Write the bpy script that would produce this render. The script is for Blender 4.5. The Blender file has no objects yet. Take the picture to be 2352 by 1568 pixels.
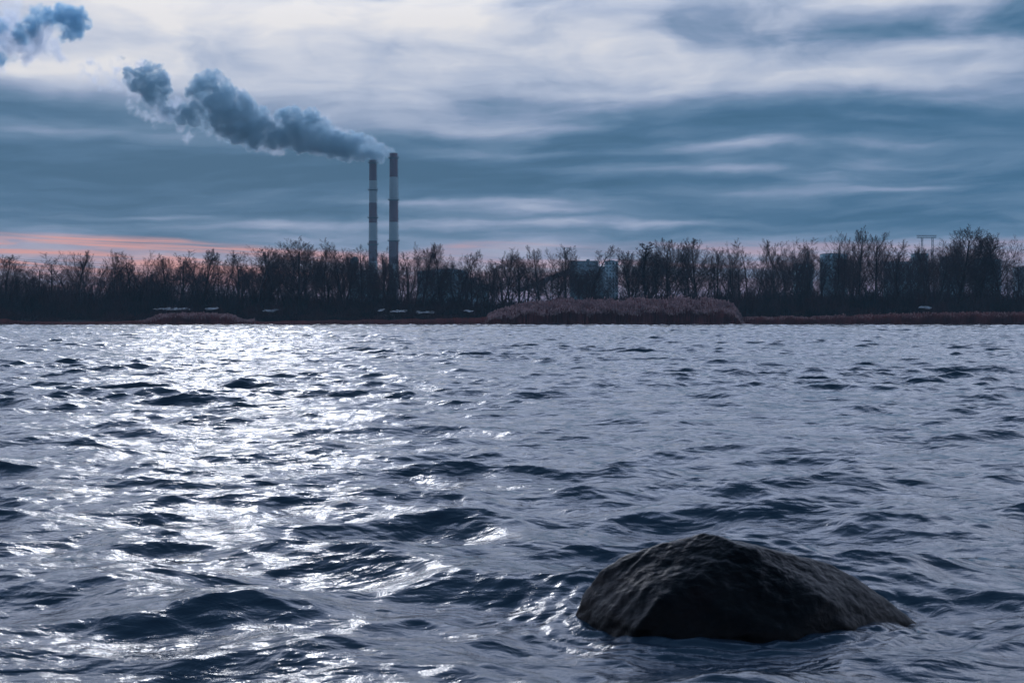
import bpy, math, random
import numpy as np
from math import radians, pi, sin, cos, exp

sc = bpy.context.scene
COL = sc.collection
rnd = random.Random(7)
RNG = np.random.default_rng(11)

# ------------------------------------------------------------------ camera
CAM_H = 1.3
F = 3267.0            # focal length expressed in units of a 2352-wide frame
HORIZON, CX = 728.0, 1176.0
cam_data = bpy.data.cameras.new("camera")
cam = bpy.data.objects.new("camera", cam_data)
COL.objects.link(cam)
cam.location = (0, 0, CAM_H)
cam.rotation_euler = (radians(90), 0, 0)
cam_data.lens = 50.0
cam_data.sensor_width = 36.0
cam_data.shift_y = -(784 - HORIZON) / 2352.0
cam_data.clip_start = 0.1
cam_data.clip_end = 20000
cam_data.dof.use_dof = True
cam_data.dof.focus_distance = 70.0
cam_data.dof.aperture_fstop = 10.0
sc.camera = cam

# ------------------------------------------------------------------ render and exposure
sc.view_settings.view_transform = 'Standard'
sc.view_settings.look = 'None'
sc.view_settings.exposure = 0.0
sc.view_settings.gamma = 1.0
sc.render.engine = 'CYCLES'
cy = sc.cycles
cy.use_denoising = True
cy.denoiser = 'OPENIMAGEDENOISE'
cy.max_bounces = 8
cy.diffuse_bounces = 2
cy.glossy_bounces = 3
cy.volume_bounces = 5
cy.transparent_max_bounces = 16
cy.sample_clamp_indirect = 4.0
cy.sample_clamp_direct = 0.0
cy.volume_step_rate = 1.0
cy.volume_max_steps = 512

# ------------------------------------------------------------------ node helpers
class NT:
    def __init__(self, tree):
        self.t = tree
        self.n = tree.nodes
        self.l = tree.links
    def node(self, kind, **kw):
        n = self.n.new(kind)
        for k, v in kw.items():
            setattr(n, k, v)
        return n
    def put(self, sock, v):
        if isinstance(v, bpy.types.NodeSocket):
            self.l.new(v, sock)
        else:
            sock.default_value = v
    def m(self, op, a, b=0.0, c=None, clamp=False):
        n = self.node('ShaderNodeMath', operation=op)
        n.use_clamp = clamp
        self.put(n.inputs[0], a)
        self.put(n.inputs[1], b)
        if c is not None:
            self.put(n.inputs[2], c)
        return n.outputs[0]
    def vec(self, x, y, z=0.0):
        n = self.node('ShaderNodeCombineXYZ')
        for i, v in enumerate((x, y, z)):
            self.put(n.inputs[i], v)
        return n.outputs[0]
    def noise(self, vec, scale, detail=3.0, rough=0.5, dist=0.0, color=False):
        n = self.node('ShaderNodeTexNoise')
        self.put(n.inputs['Vector'], vec)
        n.inputs['Scale'].default_value = scale
        n.inputs['Detail'].default_value = detail
        n.inputs['Roughness'].default_value = rough
        n.inputs['Distortion'].default_value = dist
        return n.outputs['Color'] if color else n.outputs[0]
    def ramp(self, fac, stops, interp='LINEAR'):
        n = self.node('ShaderNodeValToRGB')
        n.color_ramp.interpolation = interp
        el = n.color_ramp.elements
        while len(el) > 1:
            el.remove(el[-1])
        el[0].position = stops[0][0]
        el[0].color = self.c4(stops[0][1])
        for p, c in stops[1:]:
            e = el.new(p)
            e.color = self.c4(c)
        self.put(n.inputs[0], fac)
        return n.outputs[0]
    @staticmethod
    def c4(c):
        if isinstance(c, (int, float)):
            return (c, c, c, 1)
        return (c[0], c[1], c[2], 1)
    def mix(self, fac, a, b, mode='MIX'):
        n = self.node('ShaderNodeMix', data_type='RGBA', blend_type=mode)
        self.put(n.inputs[0], fac)
        for s, v in ((n.inputs[6], a), (n.inputs[7], b)):
            self.put(s, v if isinstance(v, bpy.types.NodeSocket) else self.c4(v))
        return n.outputs[2]
    def smooth(self, v, a, b):
        n = self.node('ShaderNodeMapRange', interpolation_type='SMOOTHSTEP')
        self.put(n.inputs[0], v)
        n.inputs[1].default_value = a
        n.inputs[2].default_value = b
        return n.outputs[0]

def srgb(r, g, b):
    f = lambda c: (c / 255 / 12.92) if c / 255 <= 0.04045 else ((c / 255 + 0.055) / 1.055) ** 2.4
    return (f(r), f(g), f(b))

# ------------------------------------------------------------------ sun and sky
SUN_AZ, SUN_EL = radians(-12.3), radians(25)
world = bpy.data.worlds.new("World")
sc.world = world
world.use_nodes = True
W = NT(world.node_tree)
W.n.clear()
d = W.node('ShaderNodeTexCoord').outputs['Generated']
sep = W.node('ShaderNodeSeparateXYZ')
W.l.new(d, sep.inputs[0])
dx, dy, dz = sep.outputs
hor = W.m('SQRT', W.m('ADD', W.m('MULTIPLY', dx, dx), W.m('MULTIPLY', dy, dy)))
u0 = W.m('ARCTAN2', dx, dy)
v0 = W.m('ARCTAN2', dz, hor)
# slow drift of the cloud sheets bends every band a little
wn = W.node('ShaderNodeTexNoise')
W.l.new(W.vec(W.m('MULTIPLY', u0, 5.0), W.m('MULTIPLY', v0, 16.0), 3.3), wn.inputs['Vector'])
wn.inputs['Scale'].default_value = 1.0
wn.inputs['Detail'].default_value = 5.0
wn.inputs['Roughness'].default_value = 0.55
ws = W.node('ShaderNodeSeparateColor')
W.l.new(wn.outputs['Color'], ws.inputs[0])
u = W.m('ADD', u0, W.m('MULTIPLY', W.m('SUBTRACT', ws.outputs[0], 0.5), 0.14))
v = W.m('ADD', v0, W.m('MULTIPLY', W.m('SUBTRACT', ws.outputs[1], 0.5), 0.032))

# overall brightness of the overcast by height above the horizon
VM = 1.6
base = W.ramp(W.m('DIVIDE', v, VM), [(p / VM, b) for p, b in [
    (0.0, .46), (.040, .44), (.056, .30), (.066, .17), (.085, .08), (.106, .05), (.118, .10),
    (.133, .30), (.150, .46), (.165, .58), (.19, .68), (.225, .72), (.45, .76), (.65, .56), (.85, .30), (1.1, .12), (1.57, .08)]])
# cloud masses: (px, py, half width, half height, strength) in degrees x 10 would be opaque, so in tangent units
SK = [  # x, y, rx, ry on a 2352 x 1568 grid of view directions
    (620, 55, 520, 75, .30), (250, 20, 200, 60, .10), (1000, 10, 160, 60, .16), (100, 185, 260, 30, .42), (700, 215, 260, 40, .18),
    (60, 268, 300, 36, -.32), (120, 320, 420, 22, .14), (20, 120, 60, 30, -.35), (330, 150, 110, 30, .12),
    (860, 0, 40, 14, -.55), (1370, 130, 280, 40, .16), (1450, 165, 240, 26, .14), (1150, 30, 70, 26, -.18), (1000, 120, 170, 26, -.12),
    (1060, 300, 260, 17, .20), (920, 250, 90, 18, .12), (1150, 240, 150, 22, -.14), (1400, 265, 260, 22, -.02),
    (2280, 90, 300, 36, -.34), (2370, 20, 110, 70, -.40), (2010, 20, 190, 26, .22), (1900, 110, 260, 30, -.17), (1650, 50, 120, 40, -.08),
    (1950, 80, 700, 110, -.12), (1650, 40, 380, 50, -.10), (1450, 110, 200, 20, .08), (1950, 460, 500, 60, .05), (1150, 300, 340, 40, .07), (1500, 70, 300, 60, -.05),
    (1950, 205, 330, 28, .30), (2200, 140, 120, 26, .18), (2330, 200, 100, 25, .10), (1800, 285, 380, 38, -.30), (2200, 290, 200, 30, -.16),
    (2040, 297, 130, 9, .20), (1640, 352, 190, 14, .24), (1190, 362, 130, 14, .22), (1400, 402, 180, 11, .22), (1660, 402, 110, 14, .26),
    (1700, 450, 300, 14, .14), (2000, 448, 130, 8, .22), (1850, 340, 200, 10, .16), (2250, 385, 160, 20, .10), (1130, 478, 240, 9, .32), (1260, 492, 180, 8, .26),
    (1500, 515, 300, 8, .28), (1900, 400, 500, 60, .13), (400, 505, 150, 8, .22), (700, 525, 260, 12, .26), (1100, 520, 180, 10, .22),
    (1080, 60, 160, 22, .16), (1500, 225, 220, 14, .12), (560, 120, 60, 60, -.14), (410, 90, 50, 70, .10), (2100, 350, 170, 9, .14), (1300, 330, 200, 12, -.10), (980, 400, 200, 20, -.05),
    (150, 455, 200, 10, .08), (2000, 525, 460, 26, -.12), (1200, 440, 400, 16, -.04), (380, 400, 400, 30, -.03),
]
acc = base
for (px, py, rx, ry, s) in SK:
    uu, vv = (px - CX) / F, (HORIZON - py) / F
    a = W.m('MULTIPLY', W.m('SUBTRACT', u, uu), F / rx)
    b = W.m('MULTIPLY', W.m('SUBTRACT', v, vv), F / ry)
    q = W.m('ADD', W.m('MULTIPLY', a, a), W.m('MULTIPLY', b, b))
    g = W.m('EXPONENT', W.m('MULTIPLY', q, -1.0))
    acc = W.m('MULTIPLY_ADD', g, s, acc)
# streaky and billowy cloud texture, stretched along the horizon
tilt = W.m('ADD', v, W.m('MULTIPLY', u, -0.03))
n1 = W.noise(W.vec(W.m('MULTIPLY', u, 9.0), W.m('MULTIPLY', tilt, 62.0), 1.7), 1.0, 5.0, 0.5, 0.3)
n2 = W.noise(W.vec(W.m('MULTIPLY', u, 22.0), W.m('MULTIPLY', tilt, 190.0), 8.2), 1.0, 3.0, 0.5, 0.4)
n3 = W.noise(W.vec(W.m('MULTIPLY', u, 15.0), W.m('MULTIPLY', v, 33.0), 5.1), 1.0, 6.0, 0.52, 0.5)
up = W.smooth(v, .11, .19)
acc = W.m('ADD', acc, W.m('MULTIPLY', W.m('SUBTRACT', n1, .5), W.m('SUBTRACT', .62, W.m('MULTIPLY', up, .38))))
acc = W.m('ADD', acc, W.m('MULTIPLY', W.m('SUBTRACT', n2, .5), W.m('SUBTRACT', .26, W.m('MULTIPLY', up, .12))))
acc = W.m('ADD', acc, W.m('MULTIPLY', W.m('MULTIPLY', W.m('SUBTRACT', n3, .5), .85), up))
# larger patches higher up, seen only in the water
n4 = W.noise(W.vec(W.m('MULTIPLY', u, 3.0), W.m('MULTIPLY', v, 6.0), 0.4), 1.0, 3.0, 0.5, 0.3)
acc = W.m('ADD', acc, W.m('MULTIPLY', W.m('MULTIPLY', W.m('SUBTRACT', n4, .5), .5), W.smooth(v, .22, .35)))
cloud = W.ramp(acc, [
    (0.00, srgb(40, 88, 120)), (0.12, srgb(62, 104, 138)), (0.26, srgb(96, 128, 160)), (0.42, srgb(141, 159, 190)),
    (0.60, srgb(190, 199, 221)), (0.78, srgb(225, 227, 238)), (1.0, srgb(255, 250, 248))])
# violet cast near the top right, teal low down
cloud = W.mix(W.m('MULTIPLY', W.smooth(v, .03, .14), .0), cloud, cloud)
# the afterglow under the cloud deck
pn = W.noise(W.vec(W.m('MULTIPLY', u, 7.0), W.m('MULTIPLY', W.m('ADD', v0, W.m('MULTIPLY', u0, .045)), 150.0), 2.2), 1.0, 4.0, 0.55, 0.6)
vp = W.m('ADD', v0, W.m('MULTIPLY', W.m('SUBTRACT', v, v0), .35))
thr = W.ramp(W.m('ADD', u0, .5), [(.10, .0560), (.27, .0525), (.34, .0465), (.42, .046), (.47, .0535), (.58, .053), (.66, .052), (.80, .050)])
pl = W.m('SUBTRACT', 1.0, W.smooth(W.m('SUBTRACT', vp, thr), -.003, .0025))
pl = W.m('MULTIPLY', pl, W.m('SUBTRACT', 1.0, W.smooth(W.m('ABSOLUTE', u0), .55, 1.2)))
pk = W.m('MULTIPLY', pl, W.m('ADD', .18, W.m('MULTIPLY', W.smooth(pn, .38, .60), .82)))
pk = W.m('MULTIPLY', pk, W.ramp(W.m('ADD', u0, .5), [(.1, 1.0), (.3, .95), (.45, .7), (.62, .62), (.8, .4)]))
pinkcol = W.mix(W.smooth(u0, -.22, .0), srgb(232, 164, 154), srgb(212, 164, 172))
cloud = W.mix(pk, cloud, pinkcol)
# low sky between the trunks goes lilac grey
lo = W.m('SUBTRACT', 1.0, W.smooth(v0, .012, .036))
cloud = W.mix(W.m('MULTIPLY', lo, .75), cloud, srgb(132, 122, 158))
hi = W.mix(W.m('MULTIPLY', W.smooth(v0, .20, .34), W.m('SUBTRACT', 1.0, W.smooth(v0, .65, .95))), (1, 1, 1), (1.95, 2.18, 2.60))
cloud = W.mix(1.0, cloud, hi, 'MULTIPLY')
# thin cloud around the hidden sun is much brighter
du = W.m('DIVIDE', W.m('SUBTRACT', u0, SUN_AZ + .02), .19)
dv = W.m('DIVIDE', W.m('SUBTRACT', v0, SUN_EL + .02), .15)
gq = W.m('ADD', W.m('MULTIPLY', du, du), W.m('MULTIPLY', dv, dv))
glow = W.m('EXPONENT', W.m('MULTIPLY', gq, -1.0))
glow = W.m('MULTIPLY', glow, W.m('ADD', .55, n4))
core = W.m('EXPONENT', W.m('MULTIPLY', gq, -22.0))
glow = W.m('ADD', glow, W.m('MULTIPLY', core, 34.0))
gcv = W.node('ShaderNodeCombineXYZ')
for i_, k_ in enumerate((.40, .41, .45)):
    W.l.new(W.m('MULTIPLY', glow, k_), gcv.inputs[i_])
glowc = gcv.outputs[0]
cloud = W.mix(1.0, cloud, glowc, 'ADD')
# the eastern half of the sky, behind the camera, is already dusky
back = W.smooth(dy, -.6, .45)
cloud = W.mix(back, W.mix(.75, cloud, (.018, .045, .085)), cloud)
sky = W.node('ShaderNodeTexSky')
sky.sky_type = 'NISHITA'
sky.sun_disc = False
sky.sun_elevation = SUN_EL
sky.sun_rotation = SUN_AZ
sky.air_density = 1.0
sky.dust_density = 2.0
skyc = W.mix(1.0, sky.outputs[0], (0.05, 0.05, 0.05), 'MULTIPLY')
fin = W.mix(.97, skyc, cloud)
bg = W.node('ShaderNodeBackground')
W.l.new(fin, bg.inputs[0])
bg.inputs[1].default_value = 1.0
wo = W.node('ShaderNodeOutputWorld')
W.l.new(bg.outputs[0], wo.inputs[0])

sun_d = bpy.data.lights.new("sun", 'SUN')
sun_d.energy = 0.20
sun_d.angle = radians(8.0)
sun_d.color = (0.96, 0.97, 1.0)
sun = bpy.data.objects.new("sun", sun_d)
COL.objects.link(sun)
sun.rotation_euler = (radians(90) - SUN_EL, 0, pi - SUN_AZ)
sun.location = (0, 0, 400)

# ------------------------------------------------------------------ mesh helpers
def P(px, py, D):
    """point at distance D in the direction given on the 2352 x 1568 grid"""
    return ((px - CX) / F * D, D, CAM_H + (HORIZON - py) / F * D)

def mesh_np(name, verts, faces, mat=None, mats=None, midx=None, smooth=False):
    me = bpy.data.meshes.new(name)
    verts = np.asarray(verts, np.float32).reshape(-1, 3)
    faces = np.asarray(faces, np.int32)
    k = faces.shape[1]
    me.vertices.add(len(verts))
    me.vertices.foreach_set('co', verts.ravel())
    me.loops.add(faces.size)
    me.loops.foreach_set('vertex_index', faces.ravel())
    me.polygons.add(len(faces))
    me.polygons.foreach_set('loop_start', np.arange(0, faces.size, k, dtype=np.int32))
    me.polygons.foreach_set('loop_total', np.full(len(faces), k, np.int32))
    if smooth:
        me.polygons.foreach_set('use_smooth', np.ones(len(faces), bool))
    for mm in (mats or ([mat] if mat else [])):
        me.materials.append(mm)
    if midx is not None:
        me.polygons.foreach_set('material_index', np.asarray(midx, np.int32))
    me.update(calc_edges=True)
    return me

def link(name, me, parent=None):
    o = bpy.data.objects.new(name, me)
    COL.objects.link(o)
    if parent:
        o.parent = parent
    return o

def tag(o, label=None, cat=None, group=None, kind=None):
    if label: o['label'] = label
    if cat: o['category'] = cat
    if group: o['group'] = group
    if kind: o['kind'] = kind
    return o

def empty(name, loc, label, cat, group=None, kind=None):
    o = bpy.data.objects.new(name, None)
    COL.objects.link(o)
    o.location = loc
    o.empty_display_size = 1
    return tag(o, label, cat, group, kind)

class Acc:
    """collects quads of boxes, tubes and lathes for one mesh"""
    def __init__(self):
        self.v, self.f, self.mi = [], [], []
    def box(self, x0, x1, y0, y1, z0, z1, mi=0):
        b = len(self.v)
        self.v += [(x0, y0, z0), (x1, y0, z0), (x1, y1, z0), (x0, y1, z0), (x0, y0, z1), (x1, y0, z1), (x1, y1, z1), (x0, y1, z1)]
        for q in ((0, 3, 2, 1), (4, 5, 6, 7), (0, 1, 5, 4), (1, 2, 6, 5), (2, 3, 7, 6), (3, 0, 4, 7)):
            self.f.append(tuple(b + i for i in q)); self.mi.append(mi)
    def prism(self, poly, y0, y1, mi=0):
        """poly in x,z, counter-clockwise seen from -y; quads only via fan with doubled vertex"""
        n = len(poly); b = len(self.v)
        self.v += [(x, y0, z) for x, z in poly] + [(x, y1, z) for x, z in poly]
        for i in range(n):
            j = (i + 1) % n
            self.f.append((b + j, b + i, b + n + i, b + n + j)); self.mi.append(mi)
        for i in range(1, n - 1, 2):
            k = i + 2 if i + 2 < n else 0
            if k:
                self.f.append((b, b + i, b + i + 1, b + k)); self.f.append((b + n, b + n + k, b + n + i + 1, b + n + i))
                self.mi += [mi, mi]
            else:
                m = len(self.v)
                p, q = self.v[b], self.v[b + n]
                self.v += [((p[0] + self.v[b + i][0]) / 2, p[1], (p[2] + self.v[b + i][2]) / 2),
                           ((q[0] + self.v[b + n + i][0]) / 2, q[1], (q[2] + self.v[b + n + i][2]) / 2)]
                self.f.append((b, m, b + i, b + i + 1)); self.f.append((b + n, b + n + i + 1, b + n + i, m + 1))
                self.mi += [mi, mi]
    def lathe(self, cx, cy, prof, n=24, mis=None, cap=True):
        b = len(self.v)
        for r, z in prof:
            for k in range(n):
                a = 2 * pi * k / n
                self.v.append((cx + r * cos(a), cy + r * sin(a), z))
        for i in range(len(prof) - 1):
            for k in range(n):
                k2 = (k + 1) % n
                self.f.append((b + i * n + k, b + i * n + k2, b + (i + 1) * n + k2, b + (i + 1) * n + k))
                self.mi.append(mis[i] if mis else 0)
    def tube(self, p, q, r, n=6, mi=0):
        p, q = np.array(p, float), np.array(q, float)
        dd = q - p; L = np.linalg.norm(dd); dd = dd / L
        a = np.cross(dd, (0, 0, 1.0)) if abs(dd[2]) < .9 else np.cross(dd, (1.0, 0, 0))
        a /= np.linalg.norm(a); c = np.cross(dd, a)
        b = len(self.v)
        for e in (p, q):
            for k in range(n):
                t = 2 * pi * k / n
                self.v.append(tuple(e + r * (a * cos(t) + c * sin(t))))
        for k in range(n):
            k2 = (k + 1) % n
            self.f.append((b + k, b + k2, b + n + k2, b + n + k)); self.mi.append(mi)
    def mesh(self, name, mats, smooth=False):
        if not isinstance(mats, list): mats = [mats]
        return mesh_np(name, self.v, self.f, mats=mats, midx=self.mi, smooth=smooth)

def mat(name, col, rough=.8, spec=.3, noise=None, bump=None):
    """noise = (scale, second colour, detail); bump = (scale, distance)"""
    m = bpy.data.materials.new(name)
    m.use_nodes = True
    N = NT(m.node_tree)
    b = N.n['Principled BSDF']
    b.inputs['Roughness'].default_value = rough
    b.inputs['Specular IOR Level'].default_value = spec
    tc = N.node('ShaderNodeTexCoord').outputs['Object']
    if noise:
        f = N.noise(tc, noise[0], noise[2] if len(noise) > 2 else 4, .6)
        N.l.new(N.mix(N.smooth(f, .35, .65), col, noise[1]), b.inputs['Base Color'])
    else:
        b.inputs['Base Color'].default_value = (*col, 1)
    if bump:
        bn = N.node('ShaderNodeBump')
        N.l.new(N.noise(tc, bump[0], 5, .6), bn.inputs['Height'])
        bn.inputs['Distance'].default_value = bump[1]
        N.l.new(bn.outputs[0], b.inputs['Normal'])
    return m

M_bark = mat('bark', (.070, .052, .054), .95, .1, (1.5, (.040, .034, .038)))
M_twig = mat('twigs', (.085, .052, .056), .95, .1, (.6, (.055, .040, .046)))
M_brush = mat('brushwood', (.070, .042, .045), .95, .1, (.12, (.030, .034, .038)))
M_ground = mat('earth', (.022, .018, .018), .95, .1, (.15, (.032, .024, .024)), (.8, .2))
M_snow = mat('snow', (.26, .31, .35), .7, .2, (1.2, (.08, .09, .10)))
M_reed = mat('dry_reed_stalk', (.27, .10, .095), .9, .1, (.35, (.15, .065, .065)))
M_plume = mat('reed_plume', (.52, .35, .34), .95, .05, (.5, (.26, .18, .19)))
M_red = mat('faded_red_paint', (.12, .016, .026), .7, .3, (.08, (.09, .014, .024)))
M_white = mat('weathered_white_paint', (.37, .43, .44), .7, .3, (.08, (.30, .36, .37)))
M_conc = mat('concrete', (.28, .28, .29), .85, .2, (.1, (.22, .22, .23)))
M_steel = mat('dark_steel', (.05, .05, .055), .6, .4, (.6, (.035, .035, .04)))
M_soot = mat('sooty_brick', (.03, .028, .03), .9, .1)

# ------------------------------------------------------------------ terrain
def shore(x):
    return 250 + 1.8 * np.sin(x * .045) + 1.0 * np.sin(x * .13 + 1.2) + .5 * np.sin(x * .41)

def ground_z(x, y):
    s = y - shore(x)
    z = np.where(s < 0, np.maximum(-1.6, s * .12), np.minimum(s * .09, .5 + s * .035))
    z = np.minimum(z, 2.4 + .0 * s)
    bump = .35 * np.sin(x * .09 + 2) * np.sin(y * .11) + .15 * np.sin(x * .31) * np.sin(y * .27 + 1)
    return z + bump * np.clip((s - 4) / 15, 0, 1)

xs = np.concatenate([np.linspace(-9000, -260, 30), np.linspace(-255, 255, 256), np.linspace(260, 9000, 30)])
ys = np.concatenate([np.linspace(-400, 235, 24), np.linspace(238, 330, 93), np.linspace(340, 9500, 50)])
X, Y = np.meshgrid(xs, ys)
V = np.stack([X, Y, ground_z(X, Y)], -1).reshape(-1, 3)
ny, nx = X.shape
I = np.arange(ny * nx).reshape(ny, nx)
Fq = np.stack([I[:-1, :-1], I[:-1, 1:], I[1:, 1:], I[1:, :-1]], -1).reshape(-1, 4)
tag(link('ground', mesh_np('ground', V, Fq, M_ground, smooth=True)), 'low dark wooded bank across the water', kind='structure')

# ------------------------------------------------------------------ water
def build_water():
    r = [1.3]
    while r[-1] < 254.5:
        r.append(r[-1] + max(.012, r[-1] * .0019))
    r = np.array(r, np.float32)
    th = np.concatenate([np.linspace(-50, -24, 90)[:-1], np.linspace(-24, 24, 820), np.linspace(24, 50, 90)[1:]]) * pi / 180
    th = th.astype(np.float32)
    X0 = r[:, None] * np.sin(th)[None, :]
    Y0 = r[:, None] * np.cos(th)[None, :]
    dr = np.maximum(.012, r * .0019)
    DX = np.zeros_like(X0); DY = np.zeros_like(X0); DZ = np.zeros_like(X0)
    g = np.random.default_rng(21)
    # wind waves: crest lines run mostly across the view
    NC = 170
    lam = np.exp(np.linspace(np.log(.08), np.log(3.4), NC))
    lam *= np.exp(g.normal(0, .02, NC))
    for i in range(NC):
        L = lam[i]
        spread = radians(10 + 34 * min(1, .42 / L))
        ang = radians(-96) + g.normal(0, 1) * spread
        k = 2 * pi / L
        # slope contributed by this component
        s = .0196 * math.exp(-((math.log(L / 1.15)) / 1.0) ** 2) + .0128
        if L > 1.7: s *= .72
        a = s / k * (1.02 if L > .6 else 1.15)
        ph = g.uniform(0, 2 * pi)
        fade = np.clip((L / dr - 1.3) / 1.2, 0, 1)
        n = int(np.count_nonzero(fade > 0))
        if n == 0: continue
        cx, cy_ = cos(ang), sin(ang)
        t = (k * (X0[:n] * cx + Y0[:n] * cy_) + ph).astype(np.float32)
        st, ct = np.sin(t), np.cos(t)
        w = (a * fade[:n])[:, None].astype(np.float32)
        q = .95
        DX[:n] -= q * cx * w * st
        DY[:n] -= q * cy_ * w * st
        DZ[:n] += w * ct
    # gusts: patches of rougher and calmer water
    gust = 1 + .34 * np.sin(X0 * .31 + 1.3 * np.sin(Y0 * .12)) * np.sin(Y0 * .23 + .8 * np.sin(X0 * .17)) 
    # the water calms in the lee right at the boulder
    DX *= gust; DY *= gust; DZ *= gust
    # ripples running out from the boulder
    ex, ey = (X0 - .955) / .66, (Y0 - 6.22) / .42
    q_ = np.sqrt(ex ** 2 + ey ** 2)
    dist = np.maximum(q_ - 1, 0) * .5
    wob = .02 * np.sin(np.arctan2(ey, ex) * 7) + .012 * np.sin(np.arctan2(ey, ex) * 17 + 1)
    near = np.exp(-dist / .20)
    calm = 1 - .55 * np.exp(-(dist / .16) ** 2)
    DX *= calm; DY *= calm; DZ *= calm
    DZ += near * .0075 * np.cos(2 * pi * (dist + wob) / .085) + .012 * np.exp(-(dist / .035) ** 2)
    V = np.stack([X0 + DX, Y0 + DY, DZ], -1).reshape(-1, 3)
    ny, nx = X0.shape
    I = np.arange(ny * nx, dtype=np.int32).reshape(ny, nx)
    Fq = np.stack([I[:-1, :-1], I[1:, :-1], I[1:, 1:], I[:-1, 1:]], -1).reshape(-1, 4)
    m = bpy.data.materials.new('lake_water')
    m.use_nodes = True
    N = NT(m.node_tree)
    b = N.n['Principled BSDF']
    b.inputs['Base Color'].default_value = (.021, .040, .062, 1)
    b.inputs['Roughness'].default_value = .05
    b.inputs['IOR'].default_value = 1.34
    b.inputs['Specular IOR Level'].default_value = .5
    tc = N.node('ShaderNodeTexCoord').outputs['Object']
    mp = N.node('ShaderNodeMapping')
    mp.inputs['Rotation'].default_value = (0, 0, radians(6))
    mp.inputs['Scale'].default_value = (.55, 1.0, 1.0)
    N.l.new(tc, mp.inputs[0])
    h1 = N.noise(mp.outputs[0], 9.0, 5.0, .55, .5)
    h2 = N.noise(mp.outputs[0], 1.6, 4.0, .55, .6)
    h = N.m('ADD', N.m('MULTIPLY', h1, .019), N.m('MULTIPLY', h2, .085))
    bn = N.node('ShaderNodeBump')
    N.l.new(h, bn.inputs['Height'])
    bn.inputs['Distance'].default_value = 1.0
    bn.inputs['Strength'].default_value = .9
    N.l.new(bn.outputs[0], b.inputs['Normal'])
    o = link('water', mesh_np('water', V, Fq, m, smooth=True))
    tag(o, 'choppy dark blue water with glitter', kind='structure')
build_water()

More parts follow.
